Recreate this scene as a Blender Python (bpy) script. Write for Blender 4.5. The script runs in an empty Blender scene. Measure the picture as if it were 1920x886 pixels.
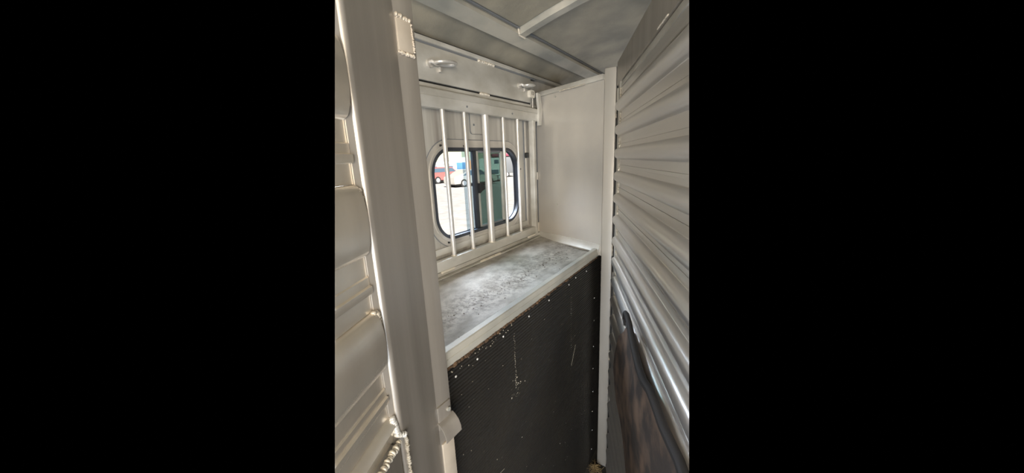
import bpy, bmesh, math, random
from mathutils import Vector, Matrix
random.seed(7)
SC = bpy.context.scene
COL = SC.collection
PI = math.pi

# ---------------------------------------------------------------- camera
F = 620.0
EYE = Vector((0, 0, 1.65))
AZ = math.radians(34.45)
def lvl(v):      # levelled camera axes (right, forward, up) -> world (x along side wall, y outwards)
    a, b, c = v
    return Vector((a*math.sin(AZ)+b*math.cos(AZ), -a*math.cos(AZ)+b*math.sin(AZ), c))
cam_right = lvl((0.99906465, -0.00981751, -0.04211219))
cam_down = lvl((-0.04324141, -0.22682725, -0.9729746))
cam_fwd = lvl((0.0, 0.97388552, -0.22703961))
cd = bpy.data.cameras.new('camera'); cam = bpy.data.objects.new('camera', cd); COL.objects.link(cam)
cd.sensor_width = 36; cd.lens = 36*F/1920; cd.clip_start = 0.01; cd.clip_end = 500
m = Matrix((cam_right, -cam_down, -cam_fwd)).transposed().to_4x4(); m.translation = EYE
cam.matrix_world = m
SC.camera = cam

# ---------------------------------------------------------------- world, sun, daylight openings, exposure
w = bpy.data.worlds.new('world'); SC.world = w; w.use_nodes = True
w.node_tree.nodes['Background'].inputs[0].default_value = (0, 0, 0, 1)
w.node_tree.nodes['Background'].inputs[1].default_value = 0
def aim(o, loc, target):
    o.location = loc
    o.rotation_euler = (Vector(target)-Vector(loc)).to_track_quat('-Z', 'Y').to_euler()
def area(name, loc, target, sx, sy, power, col):
    l = bpy.data.lights.new(name, 'AREA'); l.shape = 'RECTANGLE'; l.size = sx; l.size_y = sy
    l.energy = power; l.color = col
    o = bpy.data.objects.new(name, l); COL.objects.link(o); aim(o, loc, target); return o
sl = bpy.data.lights.new('sun', 'SUN'); sl.energy = 6.0; sl.angle = 0.01; sl.color = (1, .96, .9)
so = bpy.data.objects.new('sun', sl); COL.objects.link(so); aim(so, (-6, -7, 8.5), (0, 0, 0))
area('rear_door_daylight', (-1.9, -1.3, 1.85), (1.0, .45, 1.4), 2.4, 1.2, 88, (1, .885, .73))
area('rear_door_low_daylight', (-1.6, -.9, .55), (1.2, .3, 1.0), 2.0, .9, 36, (.70, .83, 1))
area('window_skylight', (1.35, 2.3, 2.9), (1.05, .75, 1.25), 2.2, 1.6, 230, (.74, .84, 1))
SC.view_settings.view_transform = 'Standard'; SC.view_settings.look = 'None'
SC.view_settings.exposure = 1.0; SC.view_settings.gamma = 1

# ---------------------------------------------------------------- materials
def mat(name, base, rough=.5, metal=0.0, c2=None, scale=6, stretch=(1, 1, 1), bump=0, bscale=80, contrast=(.35, .65), bstretch=None, detail=6):
    M = bpy.data.materials.new(name); M.use_nodes = True
    nt = M.node_tree; N = nt.nodes; L = nt.links; P = N['Principled BSDF']
    P.inputs['Base Color'].default_value = (*base, 1); P.inputs['Roughness'].default_value = rough; P.inputs['Metallic'].default_value = metal
    tc = N.new('ShaderNodeTexCoord')
    if c2:
        mp = N.new('ShaderNodeMapping'); mp.inputs['Scale'].default_value = stretch
        nz = N.new('ShaderNodeTexNoise'); nz.inputs['Scale'].default_value = scale; nz.inputs['Detail'].default_value = detail
        cr = N.new('ShaderNodeValToRGB')
        cr.color_ramp.elements[0].position = contrast[0]; cr.color_ramp.elements[0].color = (*c2, 1)
        cr.color_ramp.elements[1].position = contrast[1]; cr.color_ramp.elements[1].color = (*base, 1)
        L.new(tc.outputs['Object'], mp.inputs[0]); L.new(mp.outputs[0], nz.inputs[0]); L.new(nz.outputs[0], cr.inputs[0]); L.new(cr.outputs[0], P.inputs['Base Color'])
    if bump:
        mp2 = N.new('ShaderNodeMapping'); mp2.inputs['Scale'].default_value = bstretch or stretch
        n2 = N.new('ShaderNodeTexNoise'); n2.inputs['Scale'].default_value = bscale; n2.inputs['Detail'].default_value = 4
        b = N.new('ShaderNodeBump'); b.inputs['Strength'].default_value = bump; b.inputs['Distance'].default_value = .002
        L.new(tc.outputs['Object'], mp2.inputs[0]); L.new(mp2.outputs[0], n2.inputs[0]); L.new(n2.outputs[0], b.inputs['Height']); L.new(b.outputs[0], P.inputs['Normal'])
    return M
ALU = mat('oxidised_aluminium', (.60, .57, .52), .42, .45, (.47, .44, .39), 5, (1, 1, .25), .15, 60, bstretch=(1, 1, .1))
ALUP = mat('brushed_post_aluminium', (.44, .405, .36), .36, .55, (.35, .32, .28), 8, (3, 3, .12), .12, 120, bstretch=(1, 1, .04))
SLATL = mat('left_slat_aluminium', (.84, .78, .67), .27, .7, (.68, .62, .53), 9, (1.2, 1, .35), .10, 90, bstretch=(.06, 1, 1))
SLAT = mat('slat_aluminium', (.66, .64, .61), .30, .75, (.56, .54, .51), 4, (.3, 1, 1), .10, 90, bstretch=(.06, 1, 1))
WALL = mat('streaked_wall_aluminium', (.56, .54, .49), .5, .3, (.29, .265, .235), 14, (1.4, 1, .08), .1, 50, (.30, .62), detail=10)
RAIL = mat('rail_aluminium', (.60, .585, .54), .45, .35, (.44, .42, .37), 12, (.6, 1, 1), .15, 70)
BAR = mat('bar_aluminium', (.62, .60, .57), .35, .5, (.50, .48, .44), 14, (1, 1, .2))
ROOF = mat('dusty_roof_sheet', (.39, .355, .28), .55, .2, (.22, .21, .175), 5, (1, 1, 1), .35, 120)
BEAM = mat('dusty_beam', (.50, .475, .41), .55, .25, (.31, .31, .28), 10, (.5, .8, 1), .2, 90)
PANEL = mat('painted_panel', (.57, .535, .48), .25, .3, (.49, .465, .425), 4, (1, 1, 1), .04, 30)
TRAY = mat('dirty_tray', (.80, .76, .68), .55, .05, (.50, .455, .38), 16, (1, 1.6, 1), .5, 160, (.30, .62), detail=12)
WELD = mat('weld_metal', (.62, .58, .50), .5, .4, (.50, .45, .37), 60, bump=.3)
SCUFF = mat('scuffed_plate', (.57, .50, .41), .5, .3, (.47, .41, .33), 15, bump=.15)
DARK = mat('black_gasket', (.025, .028, .035), .45)
BLACK = mat('black_plastic', (.012, .012, .012), .5)
RUB = mat('ribbed_rubber', (.022, .020, .017), .5, 0, (.016, .015, .014), 5, (1, 1, 1), .2, 300)
PAD = mat('stained_rubber_pad', (.16, .105, .072), .7, 0, (.045, .035, .03), 14, (1, 1, 1), .5, 60, (.4, .62))
RIM = mat('rubber_rim', (.016, .014, .013), .75)
RUST = mat('dirt_edge', (.10, .055, .025), .9, 0, (.04, .025, .015), 40)
RIVET = mat('bright_rivet', (.62, .61, .58), .45, .4)
FLOOR = mat('rubber_floor', (.05, .045, .04), .8, 0, (.03, .027, .024), 12, bump=.3)
HAY = mat('dry_hay', (.33, .24, .11), .8, 0, (.16, .11, .05), 30)
DUST = mat('pale_dust', (.32, .29, .23), .9)
TAG = mat('cream_tag', (.62, .58, .50), .5)
INK = mat('tag_ink', (.06, .05, .04), .7)
GRAVEL = mat('gravel_lot', (.47, .465, .46), .95, 0, (.34, .335, .33), 2.5, (1, 1, 1), .6, 8, (.3, .7), detail=12)
HILL = mat('hillside_brush', (.36, .40, .29),   .95, 0, (.42, .38, .34), .35, (1, 1, 1), 0, 8, (.42, .56), detail=10)
WHITE = mat('white_paint', (.86, .87, .86), .35)
REDP = mat('red_paint', (.50, .16, .15), .3)
SILV = mat('champagne_paint', (.66, .635, .59), .3, .2)
TYRE = mat('tyre', (.03, .03, .03), .8)
HUB = mat('wheel_rim', (.5, .5, .52), .4, .3)
CGL = mat('car_glass', (.10, .16, .22), .1)
BLUE = mat('blue_glass', (.10, .26, .45), .2)
ORNG = mat('orange_box', (.60, .30, .14), .5)
GREY = mat('grey_trim', (.16, .17, .18), .5)
MAROON = mat('maroon_awning', (.30, .06, .10), .6)
def glass(name, tint):
    M = bpy.data.materials.new(name); M.use_nodes = True; nt = M.node_tree; N = nt.nodes; L = nt.links
    N.remove(N['Principled BSDF'])
    t = N.new('ShaderNodeBsdfTransparent'); t.inputs[0].default_value = (*tint, 1)
    g = N.new('ShaderNodeBsdfGlossy'); g.inputs['Roughness'].default_value = .03
    mx = N.new('ShaderNodeMixShader'); mx.inputs[0].default_value = .07
    L.new(t.outputs[0], mx.inputs[1]); L.new(g.outputs[0], mx.inputs[2]); L.new(mx.outputs[0], N['Material Output'].inputs[0])
    return M
GGL = glass('green_tinted_glass', (.25, .34, .32)); CLR = glass('faint_blue_glass', (.66, .74, .79))
# the tray: wipe-stained along the fold line
def tray_dirt():
    N = TRAY.node_tree.nodes; L = TRAY.node_tree.links; P = N['Principled BSDF']
    tc = N.new('ShaderNodeTexCoord'); sp = N.new('ShaderNodeSeparateXYZ'); L.new(tc.outputs['Object'], sp.inputs[0])
    nz = N.new('ShaderNodeTexNoise'); nz.inputs['Scale'].default_value = 9; nz.inputs['Detail'].default_value = 8; L.new(tc.outputs['Object'], nz.inputs[0])
    ad = N.new('ShaderNodeMath'); ad.operation = 'MULTIPLY_ADD'; ad.inputs[1].default_value = .16; L.new(nz.outputs[0], ad.inputs[0]); L.new(sp.outputs['Y'], ad.inputs[2])
    cr = N.new('ShaderNodeValToRGB'); e = cr.color_ramp.elements
    e[0].position = .04; e[0].color = (0, 0, 0, 1); e[1].position = .5; e[1].color = (0, 0, 0, 1)
    for p, v in ((.16, .15), (.235, .85), (.27, .6), (.34, .1)):
        k = e.new(p); k.color = (v, v, v, 1)
    L.new(ad.outputs[0], cr.inputs[0])
    n3 = N.new('ShaderNodeTexNoise'); n3.inputs['Scale'].default_value = 70; n3.inputs['Detail'].default_value = 12; n3.inputs['Roughness'].default_value = .75; L.new(tc.outputs['Object'], n3.inputs[0])
    c3 = N.new('ShaderNodeValToRGB'); c3.color_ramp.elements[0].position = .46; c3.color_ramp.elements[1].position = .60; L.new(n3.outputs[0], c3.inputs[0])
    mu = N.new('ShaderNodeMath'); mu.operation = 'MULTIPLY'; L.new(cr.outputs[0], mu.inputs[0]); L.new(c3.outputs[0], mu.inputs[1])
    mx = N.new('ShaderNodeMix'); mx.data_type = 'RGBA'; mx.inputs['B'].default_value = (.19, .15, .11, 1)
    old = P.inputs['Base Color'].links[0].from_socket
    L.new(old, mx.inputs['A']); L.new(mu.outputs[0], mx.inputs['Factor']); L.new(mx.outputs['Result'], P.inputs['Base Color'])
tray_dirt()

# ---------------------------------------------------------------- helpers
def put(name, bm, mt, parent=None, sharp=35, kind=None):
    bmesh.ops.recalc_face_normals(bm, faces=bm.faces[:])
    me = bpy.data.meshes.new(name); bm.to_mesh(me); bm.free()
    me.materials.append(mt)
    for p in me.polygons: p.use_smooth = True
    me.set_sharp_from_angle(angle=math.radians(sharp))
    o = bpy.data.objects.new(name, me); COL.objects.link(o)
    if parent: o.parent = parent
    if kind: o['kind'] = kind
    return o
def tag(o, label, cat, group=None):
    o['label'] = label; o['category'] = cat
    if group: o['group'] = group
    return o
def thing(name, label, cat, loc=(0, 0, 0), rz=0, group=None):
    o = bpy.data.objects.new(name, None); COL.objects.link(o); o.location = loc; o.rotation_euler = (0, 0, rz)
    return tag(o, label, cat, group)
def B(): return bmesh.new()
def box(bm, x0, x1, y0, y1, z0, z1, bev=0, seg=2, M=None):
    t = bmesh.new(); bmesh.ops.create_cube(t, size=1)
    for v in t.verts: v.co = Vector(((x0+x1)/2+v.co.x*(x1-x0), (y0+y1)/2+v.co.y*(y1-y0), (z0+z1)/2+v.co.z*(z1-z0)))
    if bev: bmesh.ops.bevel(t, geom=t.edges[:], offset=bev, segments=seg, affect='EDGES', profile=.5)
    if M: t.transform(M)
    merge(bm, t); return bm
def merge(bm, t):
    mp = [bm.verts.new(v.co) for v in t.verts]; t.verts.index_update()
    for f in t.faces:
        try: bm.faces.new([mp[v.index] for v in f.verts])
        except ValueError: pass
    t.free()
def tube(bm, pts, r, n=12, closed=False, flat=None):
    pts = [Vector(p) for p in pts]; rings = []; k = len(pts)
    ref = None
    for i, p in enumerate(pts):
        a = pts[(i-1) % k] if (closed or i > 0) else p; b = pts[(i+1) % k] if (closed or i < k-1) else p
        d = (b-a).normalized()
        if ref is None: ref = Vector((0, 0, 1)) if abs(d.z) < .9 else Vector((1, 0, 0))
        u = (ref-d*ref.dot(d)).normalized(); ref = u; v = d.cross(u)
        rr = r[i] if isinstance(r, (list, tuple)) else r
        rings.append([bm.verts.new(p+(u*math.cos(2*PI*j/n)+v*math.sin(2*PI*j/n))*rr) for j in range(n)])
    for i in range(k if closed else k-1):
        A, C = rings[i], rings[(i+1) % k]
        for j in range(n): bm.faces.new([A[j], A[(j+1) % n], C[(j+1) % n], C[j]])
    if not closed: bm.faces.new(rings[0][::-1]); bm.faces.new(rings[-1])
    return bm
def prism(bm, poly, axis, a, b):
    """poly of (u,v); axis 'x': (a,u,v)  'y': (u,a,v)  'z': (u,v,a)"""
    def P(u, v, t): return {'x': (t, u, v), 'y': (u, t, v), 'z': (u, v, t)}[axis]
    A = [bm.verts.new(P(u, v, a)) for u, v in poly]; C = [bm.verts.new(P(u, v, b)) for u, v in poly]; n = len(poly)
    for i in range(n): bm.faces.new([A[i], A[(i+1) % n], C[(i+1) % n], C[i]])
    bm.faces.new(A[::-1]); bm.faces.new(C); return bm
def bead(bm, p0, p1, r=.005, n=10, jit=.15, flat=1.0):
    p0 = Vector(p0); p1 = Vector(p1); n = max(n, min(160, int((p1-p0).length/(.45*r))))
    for i in range(n):
        t = bmesh.new(); bmesh.ops.create_icosphere(t, subdivisions=1 if n > 60 else 2, radius=r*(1+random.uniform(-jit, jit)))
        c = p0.lerp(p1, i/max(1, n-1))+Vector([random.uniform(-jit, jit)*r for _ in range(3)])
        d = (p1-p0).normalized() if (p1-p0).length else Vector((0, 0, 1))
        q = Vector((0, 0, 1)).rotation_difference(d)
        t.transform(Matrix.Translation(c) @ q.to_matrix().to_4x4() @ Matrix.Diagonal((1, 1, .55*max(1, (p1-p0).length/max(n, 1)/r*1.9), 1)))
        merge(bm, t)
    return bm
def rrect(x0, x1, z0, z1, r, n=12):
    out = []
    for cx, cz, a0 in ((x1-r, z1-r, 0), (x0+r, z1-r, 90), (x0+r, z0+r, 180), (x1-r, z0+r, 270)):
        for i in range(n+1):
            a = math.radians(a0+90*i/n); out.append((cx+r*math.cos(a), cz+r*math.sin(a)))
    return out
def ring(bm, outer, inner, y0, y1):
    """solid flat ring in the xz plane between y0 and y1"""
    n = len(outer)
    V = [[bm.verts.new((p[0], y, p[1])) for p in pl] for pl, y in ((outer, y0), (inner, y0), (inner, y1), (outer, y1))]
    for k in range(4):
        A, C = V[k], V[(k+1) % 4]
        for i in range(n): bm.faces.new([A[i], A[(i+1) % n], C[(i+1) % n], C[i]])
    return bm
def copyof(o, parent=None, loc=None):
    c = o.copy(); COL.objects.link(c)
    if parent: c.parent = parent
    if loc: c.location = loc
    return c

# ================================================================ SETTING
YW = .93
# ---- side wall with the window opening
WX0, WX1, WZ0, WZ1 = .857, 1.427, 1.352, 1.699
wall = B()
box(wall, .50, WX0-.04, YW, YW+.022, .0, 2.06); box(wall, WX1+.04, 1.95, YW, YW+.022, .0, 2.06)
box(wall, WX0-.04, WX1+.04, YW, YW+.022, .0, WZ0-.04); box(wall, WX0-.04, WX1+.04, YW, YW+.022, WZ1+.04, 2.06)
hole = rrect(WX0, WX1, WZ0, WZ1, .095)
n1 = 13; outr = []
for i, (px, pz) in enumerate(hole):
    q, k = divmod(i, n1); ex = (WX1+.04, WX0-.04, WX0-.04, WX1+.04)[q]; ez = (WZ1+.04, WZ1+.04, WZ0-.04, WZ0-.04)[q]
    first_x = q in (0, 2)
    if k == 6: outr.append((ex, ez))
    elif (k < 6) == first_x: outr.append((ex, pz))
    else: outr.append((px, ez))
ring(wall, outr, hole, YW, YW+.022)
wl = put('wall_left', wall, WALL); wl['kind'] = 'structure'
# wall children: header board, rails, seams, weld tabs
bm = B(); box(bm, .60, 1.545, .905, YW, 1.922, 2.036, .003); hd = put('header_board', bm, RAIL, wl)
bm = B(); box(bm, .60, 1.92, .900, YW, 2.043, 2.058, .003); put('top_rail', bm, RAIL, wl)
bm = B(); box(bm, .60, 1.92, .915, YW, 2.0575, 2.066, 0); put('black_gap_line', bm, DARK, wl)  # black strip put in as the dark gap under the roof edge
bm = B(); box(bm, 1.552, 1.585, .912, YW, 1.80, 2.03, .002); put('corner_strip', bm, RAIL, wl)
for x0, x1, z in ((1.135, 1.235, 2.036), (1.135, 1.19, 1.913)):
    bm = B(); bead(bm, (x0, .905, z+.003), (x1, .905, z+.003), .006, 8); put('weld_tab', bm, WELD, wl)
bm = B(); box(bm, .60, 1.60, .905, YW, 1.903, 1.915, .002); put('guard_track', bm, RAIL, wl)
bm = B(); box(bm, .60, 1.62, .912, YW, 1.222, 1.239, .002); put('lower_track', bm, RAIL, wl)
bm = B(); box(bm, .60, 1.60, .918, YW, 1.2395, 1.256); put('gap_shade_strip', bm, BLACK, wl)  # black strip stands in for the shade in the gap below the guard
bm = B(); box(bm, .60, 1.545, .912, YW, 1.9155, 1.9215); put('gap_shade_strip', bm, BLACK, wl)  # same: black colour as shade in the gap under the header board
bm = B(); box(bm, .60, 1.60, .908, YW, 2.0365, 2.0425); put('gap_shade_strip', bm, GREY, wl)  # grey strip painted in as the dark gap between board and rail
bm = B(); box(bm, .60, 1.50, .922, YW, 1.300, 1.326, .002); put('wall_ledge', bm, RAIL, wl)
bm = B(); box(bm, .60, 1.60, .895, .93, 1.205, 1.221, .003); put('tray_ledge', bm, RAIL, wl)
for x in (1.495, 1.527):
    bm = B(); box(bm, x-.003, x+.003, .9265, YW+.001, 1.30, 1.90); put('slide_slot', bm, GREY, wl)
bm = B(); box(bm, 1.500, 1.522, .922, .9301, 1.30, 1.90, .002); put('slide_strip', bm, ALU, wl)
bm = B(); box(bm, 1.493, 1.512, .908, .924, 1.654, 1.680, .003); put('black_slide_knob', bm, BLACK, wl)['label'] = 'small black slide knob'
# cover plate with a screw above the window
bm = B(); ring(bm, rrect(1.083, 1.190, 1.757, 1.90, .012, 3), rrect(1.0845, 1.1885, 1.7585, 1.8985, .011, 3), .927, .9305); put('plate_seam', bm, GREY, wl)
bm = B(); prism(bm, rrect(1.087, 1.186, 1.761, 1.896, .010, 3), 'y', .9275, .931); cp = put('cover_plate', bm, WALL, wl)
bm = B(); tube(bm, [(1.107, .930, 1.795), (1.107, .9245, 1.795)], .0042, 10); put('screw', bm, GREY, cp)

# ---- window
win = bpy.data.objects.new('window_1', None); COL.objects.link(win); win.location = (1.142, YW, WZ0); win['kind'] = 'structure'
def wput(name, bm, mt, sharp=35):
    bmesh.ops.translate(bm, verts=bm.verts[:], vec=(-1.142, -YW, -WZ0)); return put(name, bm, mt, win, sharp)
e = .034
bm = B(); ring(bm, rrect(WX0-e, WX1+e, WZ0-e, WZ1+e, .095+e), rrect(WX0-.004, WX1+.004, WZ0-.004, WZ1+.004, .099), .9262, .931)
fr = wput('window_frame', bm, ALU)
bm = B(); ring(bm, rrect(WX0-.018, WX1+.018, WZ0-.018, WZ1+.018, .113), rrect(WX0-.013, WX1+.013, WZ0-.013, WZ1+.013, .108), .9225, .927); wput('frame_bead', bm, ALU)
bm = B(); ring(bm, rrect(WX0-e-.003, WX1+e+.003, WZ0-e-.003, WZ1+e+.003, .098+e), rrect(WX0-e, WX1+e, WZ0-e, WZ1+e, .095+e), .9285, .9305); wput('frame_seam', bm, GREY)
bm = B(); ring(bm, rrect(WX0-.005, WX1+.005, WZ0-.005, WZ1+.005, .1), rrect(WX0+.007, WX1-.007, WZ0+.007, WZ1-.007, .088), .9245, .944)
ring(bm, rrect(WX0-.002, WX1+.002, WZ0-.002, WZ1+.002, .097), rrect(WX0+.010, WX1-.010, WZ0+.010, WZ1-.010, .085), .944, .949); wput('rubber_gasket', bm, DARK)
bm = B(); box(bm, 1.098, 1.119, .934, .950, WZ0+.006, WZ1-.006, .002); wput('dark_mullion', bm, DARK)
bm = B(); box(bm, 1.119, 1.136, .937, .950, WZ0+.008, WZ1-.008, .002); wput('sash_stile', bm, BEAM)
bm = B(); box(bm, 1.300, 1.316, .933, .948, WZ0+.010, WZ1-.010, .002); box(bm, 1.323, 1.341, .935, .949, WZ0+.012, WZ1-.012, .002); wput('fixed_stile', bm, BEAM)
bm = B(); box(bm, 1.316, 1.323, .939, .949, WZ0+.010, WZ1-.010); wput('stile_groove', bm, GREY)
bm = B(); box(bm, 1.136, 1.300, .937, .949, WZ0+.004, WZ0+.016, .002); box(bm, 1.136, 1.300, .937, .949, WZ1-.016, WZ1-.004, .002); wput('sash_rail', bm, GREY)
bm = B(); box(bm, 1.130, 1.302, .944, .946, WZ0+.012, WZ1-.012); wput('green_tinted_pane', bm, GGL)
bm = B(); box(bm, 1.043, 1.10, .946, .948, WZ0+.010, WZ1-.010); wput('pane', bm, CLR)
bm = B(); prism(bm, [(1.119, 1.555), (1.150, 1.545), (1.153, 1.528), (1.130, 1.520), (1.119, 1.512)], 'y', .922, .946); wput('black_latch', bm, BLACK)
for x, z in ((.905, WZ1+.012), (1.035, WZ1+.012), (.905, WZ0-.011), (1.035, WZ0-.011), (1.447, 1.60)):
    bm = B(); tube(bm, [(x, .927, z), (x, .9215, z)], .0042, 10); wput('screw', bm, BLACK)

# ---- manger tray floor / trailer floor / ceiling
bm = B(); box(bm, -1.3, 2.0, -1.7, .98, -.06, -.001); fl = put('floor', bm, FLOOR); fl['kind'] = 'structure'
RC = [(1.02, 2.02), (.94, 2.062), (.90, 2.088), (.83, 2.132), (.775, 2.156), (.66, 2.186), (.53, 2.212), (.35, 2.24), (.1, 2.268), (-.3, 2.29), (-.9, 2.28), (-1.7, 2.2)]
def roof_z(y):
    for (a, za), (b, zb) in zip(RC, RC[1:]):
        if b <= y <= a: return zb+(za-zb)*(y-b)/(a-b)
    return 2.2
bm = B()
top = [(y, z+.012) for y, z in RC][::-1]
prism(bm, RC+top, 'x', -1.5, 2.7); ce = put('ceiling', bm, ROOF, sharp=25); ce['kind'] = 'structure'
# long beam
bm = B(); n_ = Vector((0, -.37, -.93))
prism(bm, [(.830, 2.113), (.777, 2.134), (.790, 2.170), (.842, 2.146)], 'x', -.4, 2.6)
bb = put('long_beam', bm, BEAM, ce)
bm = B(); box(bm, -.4, 2.6, .770, .7765, 2.150, 2.156); put('beam_seam', bm, GREY, ce)
for xc in (.33, .785, 1.262):
    bm = B(); ys = [.779, .70, .62, .53, .42, .30, .1, -.3, -.9]
    V = []
    for y in ys:
        z = roof_z(y)
        V.append([bm.verts.new(c) for c in ((xc-.019, y, z+.004), (xc-.019, y, z-.026), (xc+.019, y, z-.026), (xc+.019, y, z+.004))])
    for a, b_ in zip(V, V[1:]):
        for j in range(4): bm.faces.new([a[j], a[(j+1) % 4], b_[(j+1) % 4], b_[j]])
    bm.faces.new(V[0][::-1]); bm.faces.new(V[-1])
    cb = put('cross_beam', bm, BEAM, ce)
    z = roof_z(.775)
    bm = B(); bead(bm, (xc-.024, .776, z-.002), (xc-.022, .774, z-.024), .0048, 5); bead(bm, (xc-.02, .776, z-.026), (xc+.022, .776, z-.027), .0042, 7); put('weld_bead', bm, WELD, cb)
for a, b_ in ((.785, 1.262), (1.262, 2.30)):   # lapped roof sheets between the beams
    bm = B()
    ys = [.765, .66, .53, .35, .1, -.3]
    V = [[bm.verts.new((x, y, roof_z(y)-.004+dz)) for x, dz in ((a+.03, 0), (b_-.03, 0), (b_-.03, .003), (a+.03, .003))] for y in ys]
    for p, q in zip(V, V[1:]):
        for j in range(4): bm.faces.new([p[j], p[(j+1) % 4], q[(j+1) % 4], q[j]])
    bm.faces.new(V[0][::-1]); bm.faces.new(V[-1]); put('roof_sheet', bm, ROOF, ce)

# ================================================================ WINDOW GUARD
g = thing('window_guard', 'hinged aluminium bar grille standing in front of the sliding window', 'window guard', (1.17, .90, 1.245))
def gput(name, bm, mt=RAIL):
    bmesh.ops.translate(bm, verts=bm.verts[:], vec=(-1.17, -.90, -1.245)); return put(name, bm, mt, g)
bm = B(); prism(bm, [(.912, 1.834), (.888, 1.834), (.882, 1.845), (.882, 1.870), (.884, 1.8715), (.882, 1.873), (.886, 1.893), (.896, 1.900), (.912, 1.900)], 'x', .60, 1.575); gput('top_rail', bm)
bm = B(); box(bm, .60, 1.52, .884, .914, 1.252, 1.291, .003); gput('bottom_rail', bm)
bm = B(); box(bm, 1.520, 1.547, .884, .912, 1.248, 1.838, .003); gput('end_stile', bm)
for x, r in ((.905, .0088), (1.021, .0082), (1.150, .0150), (1.278, .0078), (1.397, .0072)):
    bm = B(); tube(bm, [(x, .900, 1.288), (x, .900, 1.836)], r, 16); b_ = gput('bar', bm, BAR)
    bm = B(); tube(bm, [(x, .900, 1.289), (x, .900, 1.294)], r+.003, 14); gput('bar_collar', bm, WELD)
for x, z in ((1.02, 1.852), (1.33, 1.852)):
    bm = B(); tube(bm, [(x, .884, z), (x, .880, z)], .004, 10); gput('rivet', bm, GREY)
for x in (.845, 1.475):
    bm = B(); tube(bm, [(x-.02, .893, 1.246), (x+.045, .893, 1.246)], .0062, 12); gput('hinge_barrel', bm, TAG)
bm = B(); bead(bm, (1.06, .896, 1.224), (1.20, .896, 1.224), .0048, 8); put('weld_bead', bm, WELD, wl)
# bent stop bracket in the corner
bm = B(); P = [(1.568, 1.972), (1.588, 1.972), (1.606, 1.905), (1.597, 1.822), (1.574, 1.826), (1.580, 1.90)]
P = [(1.553, 1.968), (1.580, 1.966), (1.600, 1.895), (1.586, 1.815), (1.560, 1.812), (1.566, 1.895)]
prism(bm, P, 'y', .872, .884)
tag(put('stop_bracket', bm, RAIL), 'bent flat metal bracket hanging at the corner end of the window guard', 'bracket')
# numbered tag
t = thing('number_tag', 'small cream roller tag stamped 13 on the header board corner', 'tag', (1.531, .893, 1.944))
bm = B(); prism(bm, rrect(-.022, .022, 0, .036, .009, 5), 'y', -.004, .012); put('tag_body', bm, TAG, t)
cu = bpy.data.curves.new('digits', 'FONT'); cu.body = '13'; cu.size = .024; cu.align_x = 'CENTER'; cu.extrude = .0006
tmp = bpy.data.objects.new('tmp', cu); me = bpy.data.meshes.new_from_object(tmp); bpy.data.objects.remove(tmp)
me.materials.append(INK); o = bpy.data.objects.new('digits', me); COL.objects.link(o); o.parent = t; o.location = (0, -.0048, .013); o.rotation_euler = (PI/2, 0, 0)
bm = B(); tube(bm, [(.012, .004, 0), (.012, .004, -.075)], .0022, 8); put('pull_pin', bm, BAR, t)

# tie rings
def tie_ring(x, z, label, R=.044, rz=0):
    t = thing('tie_ring', label, 'tie ring', (x, .905, z), rz, 'tie rings on the header board')
    bm = B(); tube(bm, [(0, .0, 0), (0, -.006, 0)], .014, 16); put('mount_plate', bm, ALU, t)
    bm = B(); tube(bm, [(0, -.004, .004), (0, -.016, .004), (.004, -.02, .0)], .007, 12); put('eye', bm, BAR, t)
    bm = B(); tube(bm, [(R+R*math.cos(a)*1.0, -.022-.012+R*.62*math.sin(a), .002+.004*math.cos(a)) for a in [2*PI*i/28 for i in range(28)]], .0056, 10, True)
    put('ring', bm, BAR, t)
    bm = B(); box(bm, R*.95-.004, R*.95+.004, -.012, 0, -.022, -.004, .002); put('lug', bm, ALU, t)
tie_ring(.868, 1.978, 'steel tie ring at the left end of the header board, nearer the large post')
tie_ring(1.435, 1.988, 'steel tie ring on the header board beside the cream number tag', .036)

# ================================================================ MANGER
mg = thing('hay_manger', 'shallow dirty aluminium hay manger under the barred window with a raised front lip', 'manger', (.95, .52, 1.16))
def mput(name, bm, mt, sharp=35, kind=None):
    bmesh.ops.translate(bm, verts=bm.verts[:], vec=(-.95, -.52, -1.16)); return put(name, bm, mt, mg, sharp, kind)
bm = B(); nx, prof = 40, [(.535, 1.203), (.56, 1.199), (.62, 1.198), (.67, 1.199), (.70, 1.204), (.78, 1.211), (.86, 1.216), (.90, 1.218), (.929, 1.219)]
xe = {}
V = []
for i in range(nx+1):
    row = []
    for y, z in prof:
        xr = 1.462+(y-.52)*(.165/.41)-.001
        x = .42+(xr-.42)*i/nx
        row.append(bm.verts.new((x, y, z+.0012*math.sin(x*9+y*14))))
    V.append(row)
for a, b_ in zip(V, V[1:]):
    for j in range(len(prof)-1): bm.faces.new([a[j], b_[j], b_[j+1], a[j+1]])
r = bmesh.ops.solidify(bm, geom=bm.faces[:], thickness=.003)
mput('tray', bm, TRAY)
bm = B(); prism(bm, [(.518, 1.186), (.516, 1.190), (.516, 1.206), (.5175, 1.2075), (.516, 1.209), (.518, 1.2225), (.521, 1.2245), (.540, 1.2235), (.543, 1.2205), (.543, 1.196), (.540, 1.186)], 'x', .455, 1.500)
mput('front_lip', bm, BEAM, 25)
bm = B(); bead(bm, (.43, .519, 1.182), (1.455, .519, 1.184), .0042, 150, .5); mput('dirt_line', bm, RUST, kind='stuff')
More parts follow.
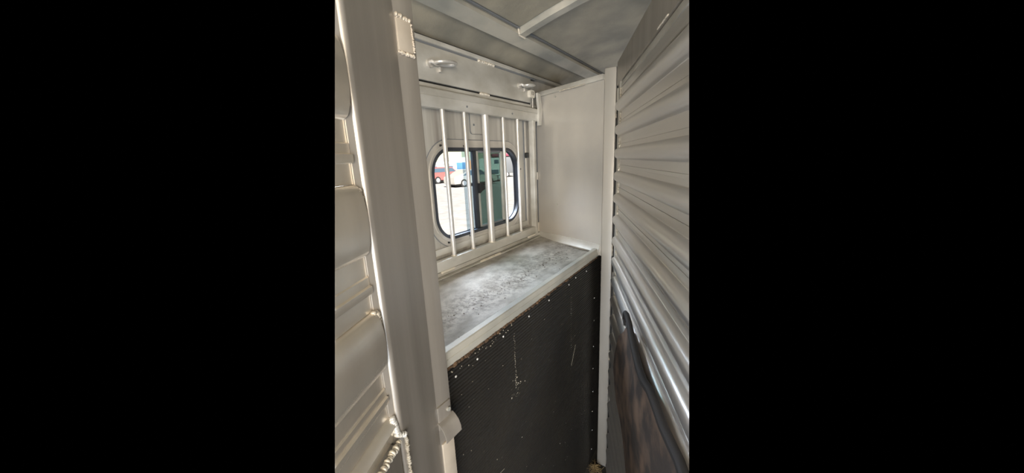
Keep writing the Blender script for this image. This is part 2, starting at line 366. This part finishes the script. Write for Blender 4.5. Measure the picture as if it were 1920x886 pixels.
# debris on the tray
bm = B()
for i in range(90):
    x = random.uniform(.46, 1.4); y = random.choice((random.uniform(.55, .70), random.gauss(.66, .03)))
    s = random.uniform(.0006, .0022); c = Vector((x, y, 1.2015+.0008)); a = random.uniform(0, PI)
    tt = bmesh.new(); bmesh.ops.create_cube(tt, size=1); tt.transform(Matrix.Translation(c) @ Matrix.Rotation(a, 4, 'Z') @ Matrix.Diagonal((s*2.5, s, s*.7, 1))); merge(bm, tt)
tg = put('dry_crumbs', bm, RUST, None, kind='stuff'); tag(tg, 'scattered dark crumbs lying on the manger tray', 'debris')
# rubber kick mat
bm = B(); xs = [.42+i*(1.19/24) for i in range(25)]; V = []
nr = 112; rows = []
for k in range(nr):
    z0 = .006+k*.0105
    rows += [(z0, -.001), (z0+.0022, .0026), (z0+.0048, .0034), (z0+.0074, .0026), (z0+.0096, -.001)]
for z, o_ in rows:
    V.append([bm.verts.new((x, .536-o_-.002*math.sin(x*7+z*3)-.0012*math.sin(z*9), z)) for x in xs])
for a, b_ in zip(V, V[1:]):
    for j in range(len(xs)-1): bm.faces.new([a[j], a[j+1], b_[j+1], b_[j]])
mt_ = thing('kick_mat', 'black ribbed rubber kick mat riveted below the manger lip', 'rubber mat', (.95, .536, 0))
bmesh.ops.translate(bm, verts=bm.verts[:], vec=(-.95, -.536, 0)); put('ribbed_sheet', bm, RUB, mt_, 20)
bm = B(); box(bm, .42-.95, 1.61-.95, .004, .009, .004, 1.183); put('backing_board', bm, ALU, mt_)
rv = None
for x, z in [(.505, 1.135), (.588, 1.136), (.708, 1.142), (.8555, 1.142), (.997, 1.143), (1.171, 1.143), (1.24, 1.150), (1.36, 1.142)]+[(1.468, .97), (1.466, .85), (1.467, .705), (1.464, .58), (1.468, .44), (1.464, .32), (1.466, .2), (1.46, .08)]:
    if rv is None:
        bm = B(); bmesh.ops.create_icosphere(bm, subdivisions=2, radius=.0035); bmesh.ops.scale(bm, verts=bm.verts[:], vec=(1, .6, 1)); rv = put('rivet', bm, RIVET, mt_)
    else: rv = copyof(rv, mt_)
    rv.location = (x-.95, -.004, z)
bm = B()
def speck(x, z, s, L=1, a=0):
    tt = bmesh.new(); bmesh.ops.create_cube(tt, size=1)
    tt.transform(Matrix.Translation((x, .5295, z)) @ Matrix.Rotation(a, 4, 'Y') @ Matrix.Diagonal((s*L, s*.5, s, 1))); merge(bm, tt)
for i in range(30): speck(.760+random.uniform(-.003, .003), 1.125-i*.0065, random.uniform(.0012, .0026))
for i in range(30): speck(1.187+random.uniform(-.002, .002), 1.12-i*.010, random.uniform(.0010, .002))
for i in range(26): speck(.76+random.uniform(-.03, .03), random.uniform(.90, .98), random.uniform(.001, .003))
for i in range(90): speck(random.uniform(.45, 1.42), random.uniform(.3, 1.15), random.uniform(.0006, .002), random.choice((1, 1, 2)), random.uniform(0, 3))
for i in range(30): speck(random.uniform(.45, .75), 1.165-abs(random.gauss(0, .012)), random.uniform(.001, .003))
speck(1.21, .80, .0015, 60, -1.05); speck(.66, .70, .0012, 22, .2)
tag(put('dust_specks', bm, DUST, None, kind='stuff'), 'pale dust specks and chaff stuck on the black ribbed mat', 'debris')

# ================================================================ CORNER PANEL (manger end)
PA = math.atan2(.43, .161)
cp = thing('end_panel', 'smooth pale sheet panel closing the far end of the manger', 'panel', (1.459, .500, 1.2), PA)
LP = .452
bm = B(); box(bm, .002, LP, -.012, -.002, -.008, .765); put('sheet', bm, PANEL, cp)
bm = B(); box(bm, .0, LP, -.016, .010, .757, .779, .002); put('top_edge', bm, RAIL, cp)
bm = B(); prism(bm, [(-.004, .010), (.012, .006), (.014, .012), (.003, .030), (.001, .046), (-.004, .046)], 'x', .01, LP); put('bottom_edge', bm, RAIL, cp)
bm = B(); box(bm, LP-.003, LP+.001, -.004, .0015, .03, .64); put('corner_gap', bm, GREY, cp)
for z0, z1 in ((.335, .375), (.045, .095)):
    bm = B(); tube(bm, [(LP-.004, .004, z0), (LP-.004, .004, z1)], .0062, 12); put('hinge_barrel', bm, TAG, cp)
bm = B(); bead(bm, (.10, .010, .757), (.26, .010, .757), .0035, 7); put('weld_bead', bm, WELD, cp)
for z in (.12, .65):
    bm = B(); tube(bm, [(.30, -.003, z+.09), (.30, .0005, z+.09)], .0045, 10); put('rivet', bm, BEAM, cp)

# ================================================================ RIGHT POST
pr = thing('manger_post', 'slim square aluminium post between the manger and the right-hand ribbed divider', 'post', (1.485, .474, 0))
bm = B(); box(bm, -.026, .020, -.024, .026, .004, 2.0, .004, 3); put('post_tube', bm, ALU, pr)
for z0, z1 in ((1.86, 1.915), (1.06, 1.12), (.42, .50), (.05, .11)):
    bm = B(); tube(bm, [(-.021, -.034, z0), (-.021, -.034, z1)], .0075, 12); put('hinge_barrel', bm, ALU, pr)
for z in (1.20, 1.80, .66):
    bm = B(); bead(bm, (-.024, -.025, z), (-.024, -.025, z+.05), .004, 7); put('weld_bead', bm, WELD, pr)
bm = B(); box(bm, -.016, .016, -.040, -.0245, .06, 1.93); put('hinge_gap_shade', bm, BLACK, pr)['label'] = 'black strip standing in for the shade in the hinge gap'  # added black box, its colour gives the hinge gap its shade

# ================================================================ DIVIDERS
DA = math.radians(24.97)
nvx, nvy = -math.sin(DA), math.cos(DA)
def divider_empty(name, c, label, z=0): return thing(name, label, 'divider', (nvx*c, nvy*c, z), DA)
# ---- right divider: local x along it, +y faces the camera
CR = -.2147
dr = divider_empty('stall_divider', CR, 'ribbed aluminium stall divider along the right side behind the rubber pad')
PH = .0892
def slat_profile():
    pts = [(0, 0), (0, .0195), (.001, .021)]
    for i in range(1, 14):
        a = PI*i/14; pts.append((.001+.0235*math.sin(a), .022+.044*(1-math.cos(a))/2))
    pts += [(.001, .066), (0, .0675), (0, .080), (.0014, .0806), (.0014, PH-.0004)]
    return pts
sp_ = slat_profile()
def slat_mesh(bm, prof, s0, s1, sign, back):
    prism(bm, [(sign*y, z) for y, z in prof]+[(-sign*back, prof[-1][1]), (-sign*back, prof[0][1])], 'x', s0, s1)
slat = None
zc0 = 1.6556-.0445
for k in range(-18, 4):
    z = zc0+k*PH
    if z > 1.80 or z < 0: continue
    if slat is None:
        bm = B(); slat_mesh(bm, sp_, .30, 1.400, 1, .006); slat = put('slat', bm, SLAT, dr, 28)
    else: slat = copyof(slat, dr)
    slat.location = (0, 0, z)
ztop = zc0+3*PH
bm = B(); box(bm, .30, 1.400, -.006, .0, ztop-PH*.15, 1.92); put('upper_sheet', bm, SLAT, dr)
bm = B(); box(bm, .30, 1.50, -.022, .006, 1.921, 2.012, .003); put('header_plate', bm, ALUP, dr)
bm = B(); box(bm, .30, 1.44, -.006, .003, 1.900, 1.9165, .001); put('header_flange', bm, RAIL, dr)
bm = B(); bead(bm, (.80, .0065, 1.923), (.88, .0065, 1.923), .0014, 14, .4); put('weld_bead', bm, WELD, dr)
bm = B(); box(bm, 1.412, 1.456, -.034, .006, .03, 1.945, .004); put('end_stile', bm, RAIL, dr)
bm = B()
box(bm, 1.4003, 1.4118, -.006, .0008, .03, 1.92); put('stile_flange', bm, RAIL, dr)
k = 0
for k in range(-18, 4):
    z = zc0+k*PH
    if z < .02: continue
    bm = B(); bead(bm, (1.404, .004, z-.012), (1.404, .004, z+.016), .0040, 5, .2); put('weld_bead', bm, WELD, dr)
# ---- rubber pad hung over the right divider
pd = thing('rubber_pad', 'brown-stained black rubber pad hanging on the lower right ribbed divider', 'rubber pad', (nvx*CR, nvy*CR, .45), DA)
outl = [(.30, 1.150), (.47, 1.150), (.56, 1.146), (.61, 1.150), (.65, 1.152), (.75, 1.136), (.87, 1.148), (.93, 1.150), (.99, 1.120), (1.03, 1.082), (1.10, 1.030), (1.14, .93), (1.148, .87), (1.10, .76), (.99, .722), (.93, .704), (.87, .69), (.80, .60), (.30, .50)]
bm = B(); M_ = .45
def pad_y(s, z): return .037+.005*math.sin(s*11)+.003*math.sin(z*17+s*5)
A = [bm.verts.new((s, pad_y(s, z), z-M_)) for s, z in outl]; fc = bm.faces.new(A)
bmesh.ops.triangulate(bm, faces=[fc]); 
for _ in range(3): bmesh.ops.subdivide_edges(bm, edges=bm.edges[:], cuts=1, use_grid_fill=True)
for v in bm.verts: v.co.y = pad_y(v.co.x, v.co.z+M_)
bmesh.ops.solidify(bm, geom=bm.faces[:], thickness=.006); put('pad_sheet', bm, PAD, pd, 50)
rim = [(.33, 1.160), (.475, 1.160), (.554, 1.152), (.603, 1.158), (.642, 1.160), (.69, 1.146), (.746, 1.144), (.81, 1.150), (.872, 1.157), (.92, 1.172), (.96, 1.178), (.986, 1.173), (1.004, 1.160), (1.014, 1.138), (1.0, 1.122)]
bm = B(); tube(bm, [(s, pad_y(s, z)+.002, z-M_) for s, z in rim], [.0095]*9+[.0085, .008, .0065, .0055, .005, .004], 12); put('rolled_rim', bm, RIM, pd)['label'] = 'black rolled rim'
bm = B(); bmesh.ops.create_icosphere(bm, subdivisions=2, radius=.006, matrix=Matrix.Translation((.602, .038, 1.148-M_)) @ Matrix.Diagonal((.6, .5, 1.3, 1))); put('pale_chip', bm, DUST, pd)

# ---- left divider: local x along it, -y faces the camera
CL = .295
dl = divider_empty('stall_divider', CL, 'ribbed aluminium stall divider at the left edge beside the large post', 0)
PL = .193
def lprofile():   # starts at the bottom of a flat band
    pts = [(0, 0), (0, .028), (.0055, .0295), (.0065, .034), (.0065, .041), (.0025, .0425), (.0025, .055), (0, .0565), (0, .086)]
    for i in range(1, 16):
        a = PI*i/16; pts.append((.016*math.sin(a)**.75, .088+.104*(1-math.cos(a))/2))
    pts.append((0, PL-.0006))
    return pts
lp = lprofile(); slat = None
SE = .4295
for z in (1.239, 1.239+PL, 1.239+2*PL, 1.239+3*PL):
    if slat is None:
        bm = B(); slat_mesh(bm, lp, .05, SE, -1, .006); slat = put('slat', bm, SLATL, dl, 28)
    else: slat = copyof(slat, dl)
    slat.location = (0, 0, z)
bm = B(); prism(bm, [(.006, 1.192), (-.003, 1.192), (-.005, 1.205), (-.012, 1.222), (-.004, 1.236), (0, 1.2385), (.006, 1.2385)], 'x', .05, SE); put('slat', bm, SLATL, dl)
bm = B(); box(bm, .05, .4295, -.016, .02, .90, 1.188, .006, 3); put('bottom_rail', bm, ALUP, dl)
bm = B()   # large tube: strip, rounded bright corner, wide face
rc = .0075; fy = -.015; xa = .4315
poly = [(xa, .012), (xa, -.001), (xa+.004, -.004)]
poly = [(.4305, .012), (.4305, -.0022)] + [(.4385+rc-rc*math.cos(a), fy+rc-rc*math.sin(a)) for a in [PI/2*i/6 for i in range(7)]] + [(.5785, fy), (.5785, .02), (.56, .03), (.45, .03)]
prism(bm, poly, 'z', .004, 2.2); put('frame_tube', bm, ALUP, dl, 20)
for z0, z1 in ((1.731, 1.80), (1.622-.005, 1.535), (1.430, 1.345)):
    bm = B(); bead(bm, (SE-.003, -.0035, z0), (SE-.003, -.0035, z1), .0052, 18, .22); bead(bm, (SE+.003, -.0055, z0), (SE+.003, -.0055, z1), .0048, 18, .22); put('weld_bead', bm, WELD, dl)
bm = B(); bead(bm, (SE+.002, -.006, 1.236), (SE+.006, -.010, 1.200), .006, 8); bead(bm, (SE+.006, -.012, 1.20), (.447, -.016, 1.191), .005, 6); put('weld_bead', bm, RIVET, dl)
bm = B(); bead(bm, (.352, -.016, 1.190), (SE-.002, -.014, 1.192), .0052, 16, .3); put('weld_bead', bm, WELD, dl)
bm = B(); bead(bm, (.448, -.0165, 1.186), (.448, -.0165, 1.09), .0026, 26, .5); put('weld_bead', bm, WELD, dl)

# ---- left manger post
pl = thing('manger_post', 'tall tan square post at the left end of the manger carrying a curved catch plate', 'post', (.428, .53, 0))
bm = B(); box(bm, .4035-.428, .452-.428, -.030, .02, .004, 2.12, .003, 2); put('post_tube', bm, ALUP, pl)
bm = B(); box(bm, .4105-.428, .4425-.428, -.0335, -.029, 1.838, 1.892, .002); put('upper_plate', bm, SCUFF, pl)
bm = B(); bead(bm, (-.017, -.033, 1.892), (.012, -.033, 1.889), .003, 9, .4); bead(bm, (.014, -.033, 1.885), (.016, -.033, 1.84), .0018, 14, .4); bead(bm, (-.018, -.032, 1.836), (.016, -.032, 1.834), .003, 10, .3); put('weld_bead', bm, SCUFF, pl)
bm = B(); box(bm, -.020, .019, -.034, -.029, 1.070, 1.128, .002); ck = put('catch_plate', bm, ALUP, pl)
bm = B(); tube(bm, [(.010, -.034, 1.108), (.010, -.0375, 1.108)], .005, 12); put('screw', bm, BEAM, ck)
bm = B()  # curved tongue sticking out of the catch
arc = [(-.032, 1.092), (-.040, 1.088), (-.050, 1.078), (-.056, 1.064), (-.057, 1.052)]
V = []
for y, z in arc+[(y+.003, z-.002) for y, z in arc[::-1]]:
    V.append((y, z))
prism(bm, V, 'x', -.022, .024); put('catch_tongue', bm, ALUP, pl)
bm = B(); box(bm, -.016, .020, -.034, -.029, .90, 1.030, .002); lw = put('lower_plate', bm, SCUFF, pl)

# ---- hay wisps at the foot of the right post
bm = B()
for i in range(160):
    a = random.uniform(0, 2*PI); r_ = abs(random.gauss(0, .018)); c = Vector((1.415+r_*math.cos(a), .495+r_*math.sin(a), .003+random.uniform(0, .028)*(1-min(r_/.05, 1))))
    d = Vector((random.uniform(-1, 1), random.uniform(-1, 1), random.uniform(-.5, .5))).normalized()*random.uniform(.008, .022)
    c.z = max(c.z, abs(d.z)+.002); tube(bm, [c-d, c+Vector((0, 0, .002)), c+d], .0009, 4)
tag(put('hay_wisps', bm, HAY, None, kind='stuff'), 'small tuft of dry hay on the floor at the right post foot', 'hay')

# ================================================================ OUTSIDE
GZ = -.45
bm = B(); nx = 30
V = [[bm.verts.new((-10+i*4, 1.2+j*4, GZ)) for i in range(nx+1)] for j in range(nx+1)]
for j in range(nx):
    for i in range(nx): bm.faces.new([V[j][i], V[j][i+1], V[j+1][i+1], V[j+1][i]])
gd = put('ground', bm, GRAVEL); gd['kind'] = 'structure'
VA = math.radians(41)
def outdoor(name, label, cat, x, y, yaw=0, group=None): return thing(name, label, cat, (x, y, GZ), VA-PI/2+yaw, group)
bm = B(); nx = 40
hs = []
for j in range(9):
    row = []
    for i in range(nx+1):
        lx = -60+i*3; d = 62+j*7; h = .3+j*2.6+1.3*math.sin(lx*.13+j)+.8*math.sin(lx*.37+j*2)*(j > 0)
        row.append(bm.verts.new((lx, d, h if j else 0)))
    hs.append(row)
for a, b_ in zip(hs, hs[1:]):
    for i in range(nx): bm.faces.new([a[i], a[i+1], b_[i+1], b_[i]])
hl = put('hillside', bm, HILL); hl.location = (0, 0, GZ); hl.rotation_euler = (0, 0, VA-PI/2); hl['kind'] = 'structure'
def wheels(t, xs, w, r=.33):
    for x in xs:
        for y in (-w/2+.08, w/2-.08):
            bm = B(); tube(bm, [(x, y-.1, r), (x, y+.1, r)], r, 20); q = put('wheel', bm, TYRE, t)
            bm = B(); tube(bm, [(x, y-.12, r), (x, y+.12, r)], r*.62, 16); put('wheel_rim', bm, HUB, q)
def car(x, y, yaw, prof, glassp, mt, label, wx, w=1.75, r=.33):
    t = outdoor('car', label, 'car', x, y, yaw)
    bm = B(); prism(bm, prof, 'y', -w/2, w/2); bmesh.ops.bevel(bm, geom=bm.edges[:], offset=.05, segments=2, affect='EDGES'); put('body', bm, mt, t)
    for gp in glassp:
        bm = B(); prism(bm, gp, 'y', -w/2-.012, w/2+.012); put('side_window', bm, CGL, t)
    bm = B(); box(bm, min(p[0] for p in prof)+.3, max(p[0] for p in prof)-.3, -w/2+.1, w/2-.1, .14, .3); put('underbody', bm, BLACK, t)
    wheels(t, wx, w, r)
    return t
car(22.5, 19.5, .62, [(-2.25, .26), (2.25, .26), (2.3, .62), (2.1, .82), (1.15, .92), (.45, 1.38), (-.85, 1.42), (-1.75, .98), (-2.28, .88), (-2.33, .5)],
    [[(1.0, .93), (.42, 1.32), (-.05, 1.34), (-.05, .93)], [(-.13, .93), (-.13, 1.34), (-.82, 1.34), (-1.45, .95)]], SILV, 'champagne sedan parked on gravel seen through the open half of the window', (-1.4, 1.4))
car(25.2, 25.7, .7, [(-2.1, .32), (2.1, .32), (2.15, .8), (1.9, 1.05), (1.1, 1.12), (.6, 1.6), (-1.7, 1.66), (-2.1, 1.1)],
    [[(1.0, 1.13), (.58, 1.5), (-.1, 1.52), (-.1, 1.13)], [(-.2, 1.13), (-.2, 1.52), (-1.55, 1.52), (-1.8, 1.13)]], REDP, 'red hatchback parked behind the champagne sedan, left of the second bar', (-1.3, 1.3), r=.36)
car(27.3, 29.2, .7, [(-2.2, .3), (2.2, .3), (2.2, .8), (1.3, .95), (.6, 1.42), (-1.2, 1.45), (-2.1, 1.0)],
    [[(1.0, .98), (.55, 1.34), (-.1, 1.36), (-.1, .98)]], WHITE, 'white car at the far left of the window view behind the red one', (-1.4, 1.4))
def trailer(x, y, L, h, mt, label, wins, stripe=True, top=None):
    t = outdoor('camping_trailer', label, 'trailer', x, y)
    bm = B(); box(bm, -L/2, L/2, -1.1, 1.1, .55, h, .12, 3); put('body', bm, mt, t)
    if stripe: bm = B(); box(bm, -L/2+.05, L/2-.05, -1.115, -1.09, h-.42, h-.34); put('stripe', bm, GREY, t)
    for x0, x1, z0, z1, g_ in wins:
        bm = B(); box(bm, x0, x1, -1.13, -1.08, z0, z1, .01); put('side_window', bm, g_, t)
    if top: bm = B(); box(bm, *top, .05); put('roof_pod', bm, mt, t)
    wheels(t, (-.4, .4), 2.1, .34)
trailer(33.6, 34.0, 4.4, 2.15, WHITE, 'long low white camping trailer behind the red car', [(-1.2, -.8, 1.2, 1.6, CGL), (.75, 1.3, 1.15, 1.6, CGL)])
trailer(29.6, 26.9, 1.5, 2.55, WHITE, 'taller white camper with a large blue window behind the champagne sedan', [(-.62, .58, 1.25, 2.0, BLUE)], False)
trailer(32.9, 28.0, 1.1, 2.2, ORNG, 'orange box trailer right of the blue-windowed camper', [], False)
# truck camper seen through the tinted pane
t = outdoor('truck_camper', 'white truck camper seen through the green tinted pane', 'camper', 27.14, 20.48)
bm = B(); prism(bm, [(-1.45, .95), (.45, .95), (.5, 1.4), (.85, 1.5), (.85, 1.75), (.5, 2.3), (-1.3, 2.3), (-1.45, 2.2)], 'y', -1.0, 1.0); put('body', bm, WHITE, t)
bm = B(); prism(bm, [(-1.5, .35), (.9, .35), (1.05, .4), (1.05, 1.25), (.7, 1.25), (.55, .95), (-1.5, .95)], 'y', -.9, .9); put('cab', bm, WHITE, t)
bm = B(); box(bm, .0, .45, -1.02, -.97, 1.75, 2.12, .01); put('side_window', bm, CGL, t)
bm = B(); box(bm, -.35, .4, -1.02, -.86, .80, 1.18, .01); put('rear_window', bm, CGL, t)
bm = B(); box(bm, -.3, .4, -1.0, -.86, .38, .62, .01); put('grille', bm, GREY, t)
bm = B(); box(bm, -.35, .9, -1.02, -.88, .66, .74, .02); put('bumper', bm, WHITE, t)
wheels(t, (-1.0,), 1.7, .36)
t = outdoor('dark_trailer', 'dark trailer with a maroon top standing behind the truck camper', 'trailer', 34.1, 24.5)
bm = B(); box(bm, -2.0, 1.6, -1, 1, .5, 2.5, .08); put('body', bm, GREY, t)
bm = B(); box(bm, -1.2, 1.7, -1.15, 1.1, 2.5, 2.85, .05); put('roof_cover', bm, MAROON, t)
wheels(t, (-.4, .5), 1.9, .34)

# ================================================================ only what the photograph shows: end everything at its two sides
bpy.context.view_layer.update()
def pray(x, y): return (cam_right*(x-960)+cam_down*(y-443)+cam_fwd*F)
def plane(a, b, inside):
    n = a.cross(b).normalized()
    return n if n.dot(inside) > 0 else -n
mid = pray(960, 443)
PLs = [plane(pray(628, 0), pray(628, 886), mid), plane(pray(1292, 0), pray(1292, 886), mid)]
OUT = [plane(pray(-60, 0), pray(-60, 886), mid), plane(pray(1980, 0), pray(1980, 886), mid), plane(pray(0, -40), pray(1920, -40), mid), plane(pray(0, 926), pray(1920, 926), mid)]
for o in list(COL.objects):
    if o.type != 'MESH': continue
    mw = o.matrix_world; pts = [mw @ Vector(c)-EYE for c in o.bound_box]
    if all(p.dot(n) > 0 for p in pts for n in PLs): continue
    if any(all(p.dot(n) < 0 for p in pts) for n in OUT): continue
    keep = o.name.startswith(('ceiling', 'floor')) or (o.parent and o.parent.name.startswith('ceiling'))
    bm = bmesh.new(); bm.from_mesh(o.data); bm.transform(mw)
    for n in PLs+(OUT if keep else []):
        bmesh.ops.bisect_plane(bm, geom=bm.verts[:]+bm.edges[:]+bm.faces[:], dist=1e-6, plane_co=EYE, plane_no=n)
    kill = []
    for f in bm.faces:
        c = f.calc_center_median()-EYE
        if (not keep or all(c.dot(n) > 0 for n in OUT)) and any(c.dot(n) < 0 for n in PLs): kill.append(f)
    if kill:
        bmesh.ops.delete(bm, geom=kill, context='FACES')
        if not bm.faces:
            bm.free(); bpy.data.objects.remove(o); continue
        bm.transform(mw.inverted())
        if o.data.users > 1: o.data = o.data.copy()
        bm.to_mesh(o.data)
        if hasattr(o.data, 'set_sharp_from_angle'): o.data.set_sharp_from_angle(angle=math.radians(30))
    bm.free()
